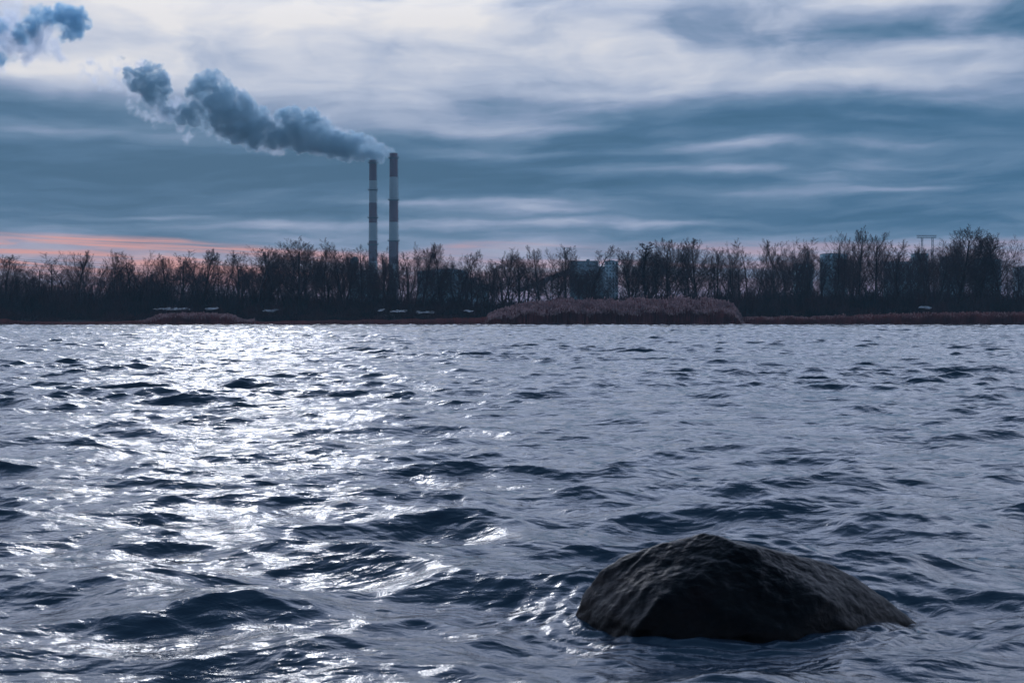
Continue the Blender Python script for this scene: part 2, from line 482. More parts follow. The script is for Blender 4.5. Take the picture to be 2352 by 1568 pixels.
# ------------------------------------------------------------------ boulder
def build_boulder():
    import bmesh
    from mathutils import noise as mn, Vector
    D = 6.22
    C = [(1330, 1425, .02), (1346, 1368, .05), (1398, 1308, .08), (1448, 1270, .10), (1500, 1258, .12), (1560, 1238, .12), (1622, 1222, .08), (1705, 1250, -.04),
         (1800, 1280, .06), (1895, 1293, .05), (1970, 1336, .02), (2030, 1386, .02), (1625, 1318, -.17), (1520, 1378, -.29), (1468, 1446, -.34),
         (1620, 1462, -.37), (1800, 1462, -.37), (1940, 1446, -.26), (2062, 1420, -.02), (2100, 1438, .02), (1760, 1340, -.20), (1885, 1372, -.22),
         (1395, 1442, -.16), (1580, 1300, .42), (1760, 1330, .46), (1420, 1380, .36), (1930, 1400, .34)]
    pts = [Vector(P(1680 + (px - 1680) * 1.05, py - 1, D + dd)) for px, py, dd in C]
    cen = Vector(P(1680, 1440, D + .08)); cen.z = -.04
    low = [Vector((cen.x + (p.x - cen.x) * 1.06, cen.y + (p.y - cen.y) * 1.08, -.34)) for p in pts if p.z < .12]
    bm = bmesh.new()
    for p in pts + low: bm.verts.new(p)
    bmesh.ops.convex_hull(bm, input=bm.verts[:])
    bm.normal_update()
    Nn, Dd = [], []
    for f in bm.faces:
        n = f.normal
        if n.length < .5: continue
        dd = n.dot(f.verts[0].co - cen)
        if dd < 0: n = -n; dd = -dd
        if f.calc_area() > 1e-5:
            Nn.append(tuple(n)); Dd.append(max(dd, .02))
    bm.free()
    Nn, Dd = np.array(Nn), np.array(Dd)
    nU, nV = 300, 190
    th = np.linspace(0, 2 * pi, nU, endpoint=False); ph = np.linspace(-pi / 2 + .02, pi / 2 - .02, nV)
    TH, PH = np.meshgrid(th, ph)
    dirs = np.stack([np.cos(TH) * np.cos(PH), np.sin(TH) * np.cos(PH), np.sin(PH)], -1).reshape(-1, 3)
    # stretch the sampling so that the long rock is evenly covered
    dirs = dirs * np.array([.78, .5, .42]); dirs /= np.linalg.norm(dirs, axis=1)[:, None]
    q = np.maximum(dirs @ Nn.T / Dd[None, :], 1e-6)
    qm = q.max(1)
    pw = 160.0
    rr = 1.0 / (qm * ((q / qm[:, None]) ** pw).sum(1) ** (1 / pw))
    base_p = np.array(cen) + dirs * rr[:, None]
    out = np.empty_like(base_p)
    for i, p in enumerate(base_p):
        v_ = Vector(p)
        n_ = Nn[int(np.argmax(q[i]))]
        # slanting strata on the left flank, cracks and pits elsewhere
        left = min(1, max(0, (P(1560, 0, D)[0] - p[0]) / .16 + (p[2] - .2) * .8))
        # the flank dips down to the left, and so do its beds
        a1, a2 = p[0] * .62 + p[2] * .78, p[2] * .62 - p[0] * .78
        wv = mn.noise(Vector((p[0] * 6, p[1] * 6, p[2] * 6))) * .05
        st = mn.noise(Vector(((a2 + p[1] * .5 + wv) * 26, a1 * 3.5, p[1] * 4))) * .013 * left
        cr = mn.noise(Vector((p[0] * 9 + p[2] * 3, p[1] * 9, p[2] * 22 + p[0] * 6))) * .005
        lo = mn.fractal(v_ * 5.5, 1.0, 2.0, 3) * .006
        fi = mn.fractal(v_ * 24, .75, 2.1, 5) * .0042
        out[i] = p + np.array(n_) * 0 + dirs[i] * (st + cr + lo + fi - .004)
    I = np.arange(nU * nV).reshape(nV, nU)
    J = np.roll(I, -1, 1)
    Fq = np.stack([I[:-1], J[:-1], J[1:], I[1:]], -1).reshape(-1, 4)
    m = bpy.data.materials.new('wet_stone')
    m.use_nodes = True
    N = NT(m.node_tree)
    b = N.n['Principled BSDF']
    tc = N.node('ShaderNodeTexCoord').outputs['Object']
    f = N.noise(tc, 5.0, 6, .6, .5)
    g = N.noise(tc, 2.2, 3, .5)
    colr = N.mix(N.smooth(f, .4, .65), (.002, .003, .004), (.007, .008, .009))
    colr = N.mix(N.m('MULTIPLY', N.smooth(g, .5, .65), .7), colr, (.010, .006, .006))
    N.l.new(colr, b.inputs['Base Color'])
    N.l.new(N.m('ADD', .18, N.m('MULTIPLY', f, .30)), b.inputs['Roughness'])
    b.inputs['Specular IOR Level'].default_value = .08
    bn = N.node('ShaderNodeBump')
    N.l.new(N.m('ADD', N.m('MULTIPLY', N.noise(tc, 38, 6, .65), .5), N.noise(tc, 12, 5, .6, .8)), bn.inputs['Height'])
    bn.inputs['Distance'].default_value = .008
    N.l.new(bn.outputs[0], b.inputs['Normal'])
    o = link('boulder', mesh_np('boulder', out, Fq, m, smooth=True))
    tag(o, 'wet black boulder rising out of the rippling water in the foreground', 'boulder')
build_boulder()

# ------------------------------------------------------------------ bare trees
def prisms(S, n=3):
    """S: rows of p0(3) p1(3) r0 r1 -> verts, quads"""
    S = np.asarray(S, float)
    p, q, r0, r1 = S[:, 0:3], S[:, 3:6], S[:, 6], S[:, 7]
    d_ = q - p
    d_ /= (np.linalg.norm(d_, axis=1)[:, None] + 1e-9)
    ref = np.where(np.abs(d_[:, 2:3]) < .9, np.array([[0, 0, 1.0]]), np.array([[1.0, 0, 0]]))
    a = np.cross(d_, ref); a /= np.linalg.norm(a, axis=1)[:, None]
    c = np.cross(d_, a)
    vs = []
    for e, r in ((p, r0), (q, r1)):
        for k in range(n):
            t = 2 * pi * k / n
            vs.append(e + r[:, None] * (a * cos(t) + c * sin(t)))
    V = np.stack(vs, 1)                       # m, 2n, 3
    m = len(S)
    b = (np.arange(m) * 2 * n)[:, None]
    fs = [np.concatenate([b + k, b + (k + 1) % n, b + n + (k + 1) % n, b + n + k], 1) for k in range(n)]
    return V.reshape(-1, 3), np.concatenate(fs, 0)

def unit(v):
    l = math.sqrt(v[0] ** 2 + v[1] ** 2 + v[2] ** 2) + 1e-9
    return (v[0] / l, v[1] / l, v[2] / l)

def grow(rg, spec):
    """a tree of unit height; returns trunk segments, crown segments"""
    segs = ([], [])
    def branch(p, d_, L, r, lev, where):
        n = spec['nseg'][lev]
        pts = [(p, d_, r)]
        wob = spec['wob'][lev]
        upt = spec['up'][lev]
        for i in range(n):
            d_ = unit((d_[0] + rg.gauss(0, wob), d_[1] + rg.gauss(0, wob), d_[2] + rg.gauss(0, wob * .6) + upt))
            q = tuple(p[k] + d_[k] * L / n for k in range(3))
            r2 = max(spec['rmin'], r * (1 - .82 * (i + 1) / n)) if lev else r * (1 - .75 * (i + 1) / n)
            ra = max(spec['rmin'], r * (1 - .82 * i / n)) if lev else r * (1 - .75 * i / n)
            segs[0 if lev == 0 else where].append((*p, *q, ra, r2))
            p = q
            pts.append((p, d_, r2))
        if lev + 1 >= len(spec['nseg']): return
        nb = spec['nb'][lev]
        nb = max(1, int(nb * rg.uniform(.75, 1.25)))
        lo = spec['lo'][lev]
        ga = rg.uniform(0, 6.28)
        for j in range(nb):
            f = lo + (1 - lo) * ((j + rg.random() * .8) / nb)
            x = f * n
            i = min(n - 1, int(x)); t = x - i
            p0, p1 = pts[i][0], pts[i + 1][0]
            b = tuple(p0[k] + (p1[k] - p0[k]) * t for k in range(3))
            dd = pts[i + 1][1]
            ga += 2.4 + rg.uniform(-.5, .5)
            al = radians(spec['ang'][lev] * rg.uniform(.65, 1.3)) * (1.15 - .45 * f)
            ref = (0, 0, 1) if abs(dd[2]) < .9 else (1, 0, 0)
            a = unit((dd[1] * ref[2] - dd[2] * ref[1], dd[2] * ref[0] - dd[0] * ref[2], dd[0] * ref[1] - dd[1] * ref[0]))
            c = (dd[1] * a[2] - dd[2] * a[1], dd[2] * a[0] - dd[0] * a[2], dd[0] * a[1] - dd[1] * a[0])
            nd = tuple(dd[k] * cos(al) + (a[k] * cos(ga) + c[k] * sin(ga)) * sin(al) for k in range(3))
            if lev == 0:
                sh = spec['shape'](f)
            else:
                sh = 1 - .45 * f
            LL = L * spec['len'][lev] * sh * rg.uniform(.75, 1.2)
            rr = max(spec['rmin'], (pts[i][2] * spec['rr'][lev]))
            branch(b, nd, LL, rr, lev + 1, 1)
    for st in spec['stems']:
        branch((st[0], st[1], -.02), unit((st[2], st[3], 1.0)), st[4], spec['r'] * st[5], 0, 1)
    return segs

base_spec = dict(nseg=[10, 6, 4, 3, 1], wob=[.035, .06, .08, .10, .12], up=[.03, .16, .13, .09, .05], nb=[16, 9, 7, 5], lo=[.14, .15, .12, .1],
                 ang=[42, 38, 40, 42], len=[.42, .45, .45, .5], rr=[.48, .5, .5, .6], rmin=.00052, r=.0125,
                 shape=lambda f: 1.15 - .62 * f, stems=[(0, 0, 0, 0, .96, 1)])
def spec(**k):
    s = dict(base_spec); s.update(k); return s
SPECS = {
    'vase':   spec(nb=[18, 9, 7, 7], len=[.56, .46, .46, .6], ang=[38, 34, 38, 40], up=[.03, .22, .16, .1, .06], shape=lambda f: 1.35 - 1.12 * f),
    'round':  spec(nb=[20, 10, 7, 7], lo=[.16, .15, .12, .1], ang=[56, 38, 40, 42], len=[.62, .46, .46, .6], up=[.02, .22, .15, .09, .05],
                   shape=lambda f: 1.2 - .92 * f, r=.015, stems=[(0, 0, .03, 0, .90, 1)]),
    'slim':   spec(nb=[17, 8, 6, 5], lo=[.16, .2, .15, .1], ang=[30, 32, 36, 40], len=[.36, .44, .46, .6], up=[.03, .2, .15, .1, .06], r=.010),
    'forked': spec(nb=[13, 8, 6, 6], lo=[.2, .2, .15, .1], ang=[34, 36, 38, 42], len=[.46, .45, .46, .6], r=.011,
                   stems=[(0, 0, .12, .05, .95, 1), (0, 0, -.16, 0, .84, .85)]),
    'sparse': spec(nb=[8, 6, 5, 3], lo=[.42, .25, .2, .15], ang=[44, 42, 42, 42], len=[.40, .45, .42, .5], wob=[.09, .12, .12, .14, .16], r=.011,
                   stems=[(0, 0, .10, 0, .97, 1), (0, 0, -.25, .1, .7, .7)]),
    'lean':   spec(nb=[10, 7, 5, 3], lo=[.4, .2, .2, .1], wob=[.09, .13, .15, .16, .2], ang=[40, 38, 40, 42], stems=[(0, 0, .3, 0, 1.0, 1)]),
    'ivy':    spec(nb=[20, 9, 6, 4], lo=[.12, .1, .1, .1], ang=[44, 40, 44, 46], len=[.30, .5, .5, .6], rmin=.001, r=.014,
                   shape=lambda f: 1.1 - .75 * f),
}
H0 = 17.0
PROTO = {}
for kind, count in (('vase', 4), ('round', 3), ('slim', 3), ('forked', 3), ('sparse', 2), ('lean', 1), ('ivy', 2)):
    PROTO[kind] = []
    for i in range(count):
        rg = random.Random(hash((len(kind), i)) % 1000 + sum(map(ord, kind)))
        tr, crn = grow(rg, SPECS[kind])
        allp = np.array([s[3:6] for s in tr + crn])
        top = np.percentile(allp[:, 2], 99.8)
        mes = []
        for nm, S, n, mt in (('trunk', tr, 7, M_bark), ('crown', crn, 3, M_twig)):
            S = np.array(S); S /= top
            S *= H0
            v_, f_ = prisms(S, n)
            mes.append(mesh_np(nm, v_, f_, mt, smooth=True))
        hw = np.percentile(np.abs(allp[:, 0]), 97) / top
        PROTO[kind].append((mes, hw))

def add_tree(kind, i, px, topy, D, label, group, width=None, cat='tree'):
    mes, hw = PROTO[kind][i % len(PROTO[kind])]
    x = (px - CX) / F * D
    gz = float(ground_z(np.array(x), np.array(D)))
    h = (CAM_H + (HORIZON - topy) / F * D) - gz
    t = empty('bare_tree', (x, D, gz - .05), label, cat, group)
    s = h / H0
    wx = s if width is None else 1.22 * (width / F * D / 2) / (hw * H0)
    t.scale = (wx, wx, s)
    t.rotation_euler = (rnd.gauss(0, .035), rnd.gauss(0, .045), rnd.uniform(0, 6.28))
    for me in mes:
        link(me.name.split('.')[0], me, t)
    return t

PX = [-60, 0, 50, 90, 120, 180, 230, 260, 330, 400, 460, 520, 580, 640, 690, 740, 790, 840, 880, 920, 960, 1010, 1050, 1085, 1110, 1150, 1195, 1235, 1290, 1335, 1358,
      1380, 1420, 1440, 1480, 1530, 1600, 1650, 1700, 1750, 1790, 1850, 1900, 1950, 1975, 2010, 2050, 2100, 2150, 2200, 2240, 2290, 2325, 2345, 2420]
PY = [585, 583, 588, 600, 582, 574, 592, 574, 576, 573, 570, 572, 566, 562, 548, 562, 552, 560, 566, 556, 560, 560, 572, 582, 592, 574, 566, 562, 560, 562, 575,
      615, 608, 566, 556, 547, 543, 555, 550, 552, 546, 546, 536, 530, 520, 536, 548, 560, 532, 517, 532, 536, 545, 600, 590]
def top_at(px):
    return float(np.interp(px, PX, PY))

# the front row, tree by tree: x, top (None = skyline), kind, variant, crown width
FRONT = [
    (8, 583, 'vase', 0, 80), (48, 590, 'forked', 0, 60), (92, 600, 'slim', 0, 50), (122, 580, 'slim', 1, 55), (182, 573, 'vase', 1, 60), (228, 592, 'slim', 2, 55),
    (262, 574, 'vase', 2, 60), (300, 578, 'slim', 0, 50), (334, 574, 'forked', 1, 70), (378, 582, 'vase', 3, 70), (420, 574, 'slim', 1, 60), (462, 570, 'vase', 0, 75),
    (508, 568, 'forked', 2, 70), (548, 572, 'slim', 2, 60), (592, 564, 'vase', 1, 80), (632, 570, 'ivy', 0, 66), (688, 547, 'round', 0, 118), (742, 562, 'vase', 2, 66),
    (792, 551, 'forked', 0, 86), (830, 562, 'slim', 0, 56),
    (880, 566, 'slim', 1, 46),
    (934, 556, 'forked', 1, 60), (972, 560, 'vase', 3, 64), (1012, 558, 'vase', 0, 66), (1048, 572, 'slim', 2, 50), (1084, 582, 'slim', 0, 50), (1122, 586, 'forked', 2, 56),
    (1156, 576, 'vase', 1, 62), (1197, 566, 'slim', 1, 44), (1240, 561, 'round', 1, 90), (1296, 562, 'vase', 2, 74), (1342, 561, 'slim', 2, 58), (1368, 600, 'slim', 0, 40),
    (1412, 610, 'sparse', 0, 50), (1448, 568, 'vase', 3, 80), (1490, 556, 'ivy', 1, 80), (1534, 548, 'round', 2, 100), (1602, 542, 'vase', 0, 90), (1640, 566, 'sparse', 1, 80),
    (1688, 553, 'sparse', 0, 90), (1726, 550, 'forked', 0, 70), (1776, 546, 'vase', 1, 76), (1812, 549, 'forked', 1, 60), (1858, 544, 'slim', 1, 64), (1902, 533, 'lean', 0, 80),
    (1934, 538, 'forked', 2, 72), (1974, 519, 'vase', 2, 86), (2012, 534, 'round', 1, 96), (2056, 550, 'slim', 2, 60), (2096, 556, 'sparse', 1, 90), (2120, 560, 'vase', 1, 70), (2146, 553, 'forked', 0, 86),
    (2196, 516, 'round', 0, 140), (2246, 545, 'ivy', 0, 80), (2292, 534, 'round', 2, 116), (2356, 596, 'vase', 3, 70),
]
LOOK = {'vase': 'tall bare tree with upswept branches', 'round': 'broad bare tree with a rounded crown', 'slim': 'slender bare tree with a narrow crown',
        'forked': 'bare tree forked low into two stems', 'sparse': 'gaunt bare tree with few crooked limbs', 'lean': 'leaning bare tree with a bent trunk',
        'ivy': 'dense dark tree thick with twigs'}
ORD = ['first', 'second', 'third', 'fourth', 'fifth', 'sixth', 'seventh', 'eighth', 'ninth', 'tenth', 'eleventh', 'twelfth', 'thirteenth', 'fourteenth',
       'fifteenth', 'sixteenth', 'seventeenth', 'eighteenth', 'nineteenth', 'twentieth', 'twenty-first', 'twenty-second', 'twenty-third', 'twenty-fourth']
REG = [(-1e9, 845, 'from the left edge', 0), (845, 893, 'between the two chimneys', 0), (893, 1390, 'right of the chimneys', 0), (1390, 1e9, 'right of the pale tower', 0)]
cnt = [0, 0, 0, 0]
for (px, ty, kind, i, wd) in FRONT:
    for ri, (a, b, nm, _) in enumerate(REG):
        if a <= px < b: break
    if ri == 1:
        lab = 'slender bare tree standing alone between the two chimneys'
    else:
        lab = f"{LOOK[kind]}, {ORD[cnt[ri]]} {nm}"
    cnt[ri] += 1
    if px == 2356: lab = 'low bare tree cut off by the right edge of the picture'
    add_tree(kind, i, px, ty, 284 + rnd.uniform(-3, 5), lab, 'trees along the front of the wood', width=wd)

# the rows behind, where nothing tells one tree from the next
kinds = ['vase', 'slim', 'forked', 'vase', 'slim', 'vase', 'round']
def back(x0, x1, n, D0, D1, drop, nm, hw=(46, 84)):
    for k in range(n):
        px = x0 + (x1 - x0) * (k + rnd.uniform(.1, .9)) / n
        ty = top_at(px) + rnd.uniform(*drop)
        add_tree(rnd.choice(kinds), rnd.randrange(4), px, ty, rnd.uniform(D0, D1), f'thin bare tree deep in the wood {nm}', f'back row trees {nm}', width=rnd.uniform(*hw))
back(-40, 640, 24, 292, 325, (12, 52), 'left of the chimneys')
back(-40, 650, 12, 326, 350, (20, 60), 'left of the chimneys')
back(640, 850, 14, 295, 320, (14, 50), 'left of the chimneys')
back(838, 915, 6, 292, 320, (10, 50), 'around the chimney feet', hw=(36, 56))
back(905, 1380, 22, 292, 330, (14, 60), 'between chimneys and tower')
back(1425, 2340, 24, 292, 325, (14, 50), 'right of the tower')
back(1425, 2340, 16, 326, 350, (26, 66), 'right of the tower')

# ------------------------------------------------------------------ undergrowth, reeds, snow
def blades(x, y, z, h, w, lean, g):
    """thin upright triangular blades as quads"""
    n = len(x)
    a = g.uniform(0, pi, n)
    lx, ly = g.normal(0, lean, n) * h, g.normal(0, lean, n) * h
    ca, sa = np.cos(a) * w / 2, np.sin(a) * w / 2
    p0 = np.stack([x - ca, y - sa, z], -1)
    p1 = np.stack([x + ca, y + sa, z], -1)
    p2 = np.stack([x + lx + ca * .35, y + ly + sa * .35, z + h], -1)
    p3 = np.stack([x + lx - ca * .35, y + ly - sa * .35, z + h], -1)
    V = np.stack([p0, p1, p2, p3], 1).reshape(-1, 3)
    Fq = np.arange(4 * n).reshape(-1, 4)
    return V, Fq, lx, ly

def stuff(name, V, Fq, m, label, cat, parent=None):
    o = link(name, mesh_np(name, V, Fq, m), parent)
    if parent is None: tag(o, label, cat, kind='stuff')
    return o

g = np.random.default_rng(3)
def brush_top(px):
    return np.interp(px, [-200, 0, 200, 400, 560, 640, 700, 780, 860, 960, 1100, 1180, 1300, 1400, 1560, 1700, 1800, 1900, 2100, 2250, 2330, 2420, 2600],
                     [642, 640, 644, 642, 648, 648, 658, 662, 662, 662, 664, 676, 670, 664, 656, 648, 644, 652, 648, 644, 652, 660, 664])
def bushes():
    Vs, Fs, off = [], [], 0
    N = 2600
    px = g.uniform(-250, 2600, N)
    yy = 254.5 + 90 * g.uniform(0, 1, N) ** 1.4
    X = (px - CX) / F * yy
    top = CAM_H + (HORIZON - (brush_top(px) + g.gamma(2.0, 11, N))) / F * yy
    gz = ground_z(X, yy)
    # low in front near the reeds, taller into the wood
    frac = np.clip((yy - 252) / 26, .16, 1)
    H = np.clip((top - gz) * frac, .9, 9)
    per = 120
    x = np.repeat(X, per); y = np.repeat(yy, per); h = np.repeat(H, per)
    R = np.repeat(g.uniform(.8, 2.2, N), per)
    rr = np.sqrt(g.uniform(0, 1, N * per)) * R
    aa = g.uniform(0, 2 * pi, N * per)
    f = g.uniform(0, .75, N * per) ** 1.3
    z0 = np.repeat(gz, per) + h * f * np.sqrt(np.maximum(0, 1 - (rr / R) ** 2 * .6))
    ht = (h * g.uniform(.15, .55, N * per)) * np.sqrt(np.maximum(.05, 1 - (rr / R) ** 2 * .8))
    V, Fq, _, _ = blades(x + rr * np.cos(aa), y + rr * np.sin(aa), z0 - .1, ht, g.uniform(.05, .13, N * per), .35, g)
    return V, Fq
V, Fq = bushes()
stuff('undergrowth', V, Fq, M_brush, 'dark tangled brushwood filling the foot of the wood', 'undergrowth')

def reed_patch(name, label, prof, y0, y1, n, w, plume_n, plume_size, lowfringe=False, fr=(.62, .86)):
    """prof: [(px, topy)], rising from the water edge backwards"""
    ppx = [p[0] for p in prof]; ppy = [p[1] for p in prof]
    px = g.uniform(ppx[0], ppx[-1], n)
    t = g.uniform(0, 1, n)
    y = y0 + (y1 - y0) * t
    x = (px - CX) / F * y
    ys_ = shore(x) - 250
    y = y + ys_
    topz = CAM_H + (HORIZON - np.interp(px, ppx, ppy)) / F * y
    clump = 1 + .12 * np.sin(x * .9 + 2 * np.sin(y * .5)) + .07 * np.sin(x * 2.3 + y)
    gz = np.maximum(ground_z(x, y), -.3)
    front = np.interp(t, [0, .35, 1], [fr[0], fr[1], 1.0]) if not lowfringe else 1.0
    h = (topz - gz) * front * clump * (g.uniform(.80, 1.02, n) + .10 * (g.uniform(0, 1, n) > .93))
    h = np.maximum(h, .25)
    V, Fq, lx, ly = blades(x, y, gz - .1, h, g.uniform(.5, 1.5, n) * w, .05, g)
    o = stuff(name, V, Fq, M_reed, label, 'reeds')
    if plume_n:
        k = g.choice(n, plume_n, replace=False)
        xs_, ys2, zt = x[k] + lx[k], y[k] + ly[k], gz[k] - .1 + h[k]
        nn = len(k)
        m_ = 3
        X = np.repeat(xs_, m_) + g.normal(0, .04, nn * m_) + .10
        Yy = np.repeat(ys2, m_) + g.normal(0, .04, nn * m_)
        Z = np.repeat(zt, m_) - g.uniform(.0, .28, nn * m_)
        a = g.uniform(0, pi, nn * m_)
        s = plume_size * g.uniform(.5, 1.2, nn * m_)
        ln = g.uniform(.0, .5, nn * m_)
        ca, sa = np.cos(a) * s * .38, np.sin(a) * s * .38
        pts = [np.stack([X, Yy, Z - s * .5], -1), np.stack([X + ca, Yy + sa, Z], -1),
               np.stack([X + s * ln, Yy, Z + s * .7], -1), np.stack([X - ca, Yy - sa, Z + .05], -1)]
        V2 = np.stack(pts, 1).reshape(-1, 3)
        link('plume', mesh_np('plume', V2, np.arange(len(V2)).reshape(-1, 4), M_plume), o)['kind'] = 'stuff'
    return o
reed_patch('reed_bed', 'tall reed bed with pale feathery plumes at the water edge',
           [(1108, 742), (1120, 722), (1150, 708), (1200, 697), (1260, 690), (1320, 688), (1400, 690), (1480, 688), (1560, 686), (1640, 688), (1660, 690), (1685, 698), (1697, 712), (1712, 738)],
           248.6, 264, 26000, .11, 12000, .36)
reed_patch('reed_bed', 'small mound of plumed reeds near the left of the far bank',
           [(315, 742), (345, 729), (372, 721), (420, 718), (480, 719), (530, 721), (552, 730), (585, 739)], 249.5, 262, 7000, .11, 2200, .30, False, (.84, .95))
reed_patch('reed_fringe', 'low reddish reed fringe along the right bank', [(1712, 728), (1740, 727), (1900, 726), (2050, 721), (2200, 718), (2352, 718), (2600, 720)],
           249.0, 256, 26000, .08, 3500, .2, True)
reed_patch('reed_fringe', 'thin low reddish reeds along the bank left of the tall bed',
           [(-250, 736), (0, 732), (60, 736), (150, 739), (300, 736), (600, 737), (700, 735), (850, 733), (1000, 731), (1120, 728)],
           249.0, 254, 22000, .07, 0, .2, True)

SNOW = [(350, 438, 709, 'long streak of snow left of the chimneys, above the small reed mound'), (470, 505, 708, 'thin strip of snow right above the small reed mound'),
        (604, 640, 712, 'white snow patch on the bank below the broad round tree'), (270, 296, 733, 'snow patch low on the bank near the left reeds'),
        (868, 884, 711, 'snow patch on the bank between the chimneys'), (895, 935, 714, 'ragged snow patch under the right chimney'),
        (955, 1000, 717, 'grey snow streak right of the chimneys'), (1065, 1090, 714, 'small snow streak just left of the tall reed bed'),
        (2108, 2140, 706, 'faint snow patch among brushwood on the right bank')]
for (a, b, py, lab) in SNOW:
    D = 264.0
    xa, xb = (a - CX) / F * D, (b - CX) / F * D
    zc = CAM_H + (HORIZON - py) / F * D
    from mathutils import noise as mn, Vector
    nA, nB = max(16, int((xb - xa) / .10)), 16
    sd = rnd.uniform(0, 90)
    Vv, Fv = [], []
    for j in range(nB + 1):
        for i in range(nA + 1):
            u_, v_ = i / nA, j / nB
            xx = xa + (xb - xa) * u_
            n_ = mn.noise(Vector((xx * .8, v_ * 2, sd)))
            Vv.append((xx, D + (v_ - .5) * 2.4 + n_ * .3, zc + (v_ - .5) * .5 + .16 * n_ + .05 * mn.noise(Vector((xx * 3, v_ * 5, sd)))))
    for j in range(nB):
        for i in range(nA):
            u_, v_ = (i + .5) / nA, (j + .5) / nB
            xx = xa + (xb - xa) * u_
            q_ = mn.fractal(Vector((xx * .9, v_ * 3.2, sd)), .8, 2.1, 4) * .9 + .42 - (abs(v_ - .5) * 2) ** 2 * .7 - (abs(u_ - .5) * 2) ** 4 * .6
            if q_ > 0:
                Fv.append((j * (nA + 1) + i, j * (nA + 1) + i + 1, (j + 1) * (nA + 1) + i + 1, (j + 1) * (nA + 1) + i))
    # keep the one connected sheet of snow
    left_ = set(range(len(Fv))); own = {}
    for k_, f_ in enumerate(Fv):
        for q_ in f_: own.setdefault(q_, []).append(k_)
    best = []
    while left_:
        st_ = [left_.pop()]; comp = []
        while st_:
            c_ = st_.pop(); comp.append(c_)
            for q_ in Fv[c_]:
                for k_ in own[q_]:
                    if k_ in left_: left_.remove(k_); st_.append(k_)
        if len(comp) > len(best): best = comp
    Fv = [Fv[k_] for k_ in best]
    used = sorted({q_ for f_ in Fv for q_ in f_}); re_ = {q_: i_ for i_, q_ in enumerate(used)}
    Vv = [Vv[q_] for q_ in used]; Fv = [tuple(re_[q_] for q_ in f_) for f_ in Fv]
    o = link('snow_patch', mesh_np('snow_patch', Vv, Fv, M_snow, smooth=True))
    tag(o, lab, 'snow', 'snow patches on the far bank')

# ------------------------------------------------------------------ chimneys
def chimney(name_label, cx, top, wtop, wbot, bands, rings, D=1250, ladder=1):
    x = (cx - CX) / F * D
    zt = CAM_H + (HORIZON - top) / F * D
    t = empty('chimney', (x, D, 0), name_label, 'chimney', 'striped power station chimneys')
    rt, rb = wtop / F * D / 2, wbot / F * D / 2
    zs = [zt] + [CAM_H + (HORIZON - b) / F * D for b in bands] + [0.0]
    R = lambda z: rb + (rt - rb) * (z / zt) ** .8
    prof, mis = [], []
    for i in range(len(zs) - 1, 0, -1):
        for s_ in range(4):
            z = zs[i] + (zs[i - 1] - zs[i]) * s_ / 4
            prof.append((R(z), z)); mis.append((i - 1) % 2)
    prof.append((R(zt), zt)); mis.append(2)
    prof.append((R(zt) - .5, zt)); mis.append(2)
    prof.append((R(zt) - .5, zt - 8))
    a = Acc(); a.lathe(0, 0, prof, 40, mis)
    link('shaft', a.mesh('shaft', [M_red, M_white, M_soot], True), t)
    for rp in rings:
        z = CAM_H + (HORIZON - rp) / F * D
        r = R(z)
        a = Acc()
        a.lathe(0, 0, [(r, z - .9), (r + 1.25, z - .25), (r + 1.25, z), (r + .01, z)], 40)
        pf = link('platform', a.mesh('platform', M_steel), t)
        a = Acc()
        for k in range(24):
            th = 2 * pi * k / 24
            a.tube(((r + 1.2) * cos(th), (r + 1.2) * sin(th), z), ((r + 1.2) * cos(th), (r + 1.2) * sin(th), z + 1.2), .05, 4)
            t2 = 2 * pi * (k + 1) / 24
            a.tube(((r + 1.2) * cos(th), (r + 1.2) * sin(th), z + 1.2), ((r + 1.2) * cos(t2), (r + 1.2) * sin(t2), z + 1.2), .05, 4)
        link('railing', a.mesh('railing', M_steel), pf)
    a = Acc()
    n = 60
    for k in range(n):
        z0, z1 = zt * k / n, zt * (k + 1) / n
        for sgn in (-.3, .3):
            a.tube((R(z0) + .45, sgn, z0), (R(z1) + .45, sgn, z1), .07, 4)
        a.tube((R(z0) + .45, -.3, z0), (R(z0) + .45, .3, z0), .05, 4)
        if k % 3 == 0:
            a.box(R(z0) - .05, R(z0) + .8, -.5, .5, z0, z0 + .35)
    link('ladder', a.mesh('ladder', M_steel), t)
chimney('shorter left striped chimney with dark sooty rim under the smoke', 856.5, 368, 16.5, 23, [415, 466, 512, 553, 600, 650], [374, 436, 500, 561])
chimney('taller right red and white striped chimney of the pair', 904, 352, 18, 25.5, [407, 459, 510, 553, 605, 655], [363, 459, 553])

# ------------------------------------------------------------------ buildings
def facade_mat(name, col, col2, fl=3.0, bay=3.2, dark=.35):
    m = bpy.data.materials.new(name)
    m.use_nodes = True
    N = NT(m.node_tree)
    b = N.n['Principled BSDF']
    tc = N.node('ShaderNodeTexCoord').outputs['Object']
    f = N.noise(tc, .05, 4, .6)
    N.l.new(N.mix(N.smooth(f, .35, .65), col, col2), b.inputs['Base Color'])
    b.inputs['Roughness'].default_value = .8
    return m
M_clad = facade_mat('blue_grey_cladding', (.20, .30, .34), (.14, .22, .26))
M_clad2 = facade_mat('dark_cladding', (.11, .13, .15), (.08, .10, .12))
M_panel = facade_mat('pale_panel', (.26, .31, .34), (.20, .25, .28))
M_panel2 = facade_mat('teal_panel', (.17, .26, .29), (.12, .20, .23))
M_glass = mat('dark_window', (.03, .04, .05), .15, .6)
M_roof = mat('roofing_felt', (.06, .06, .065), .9, .2)

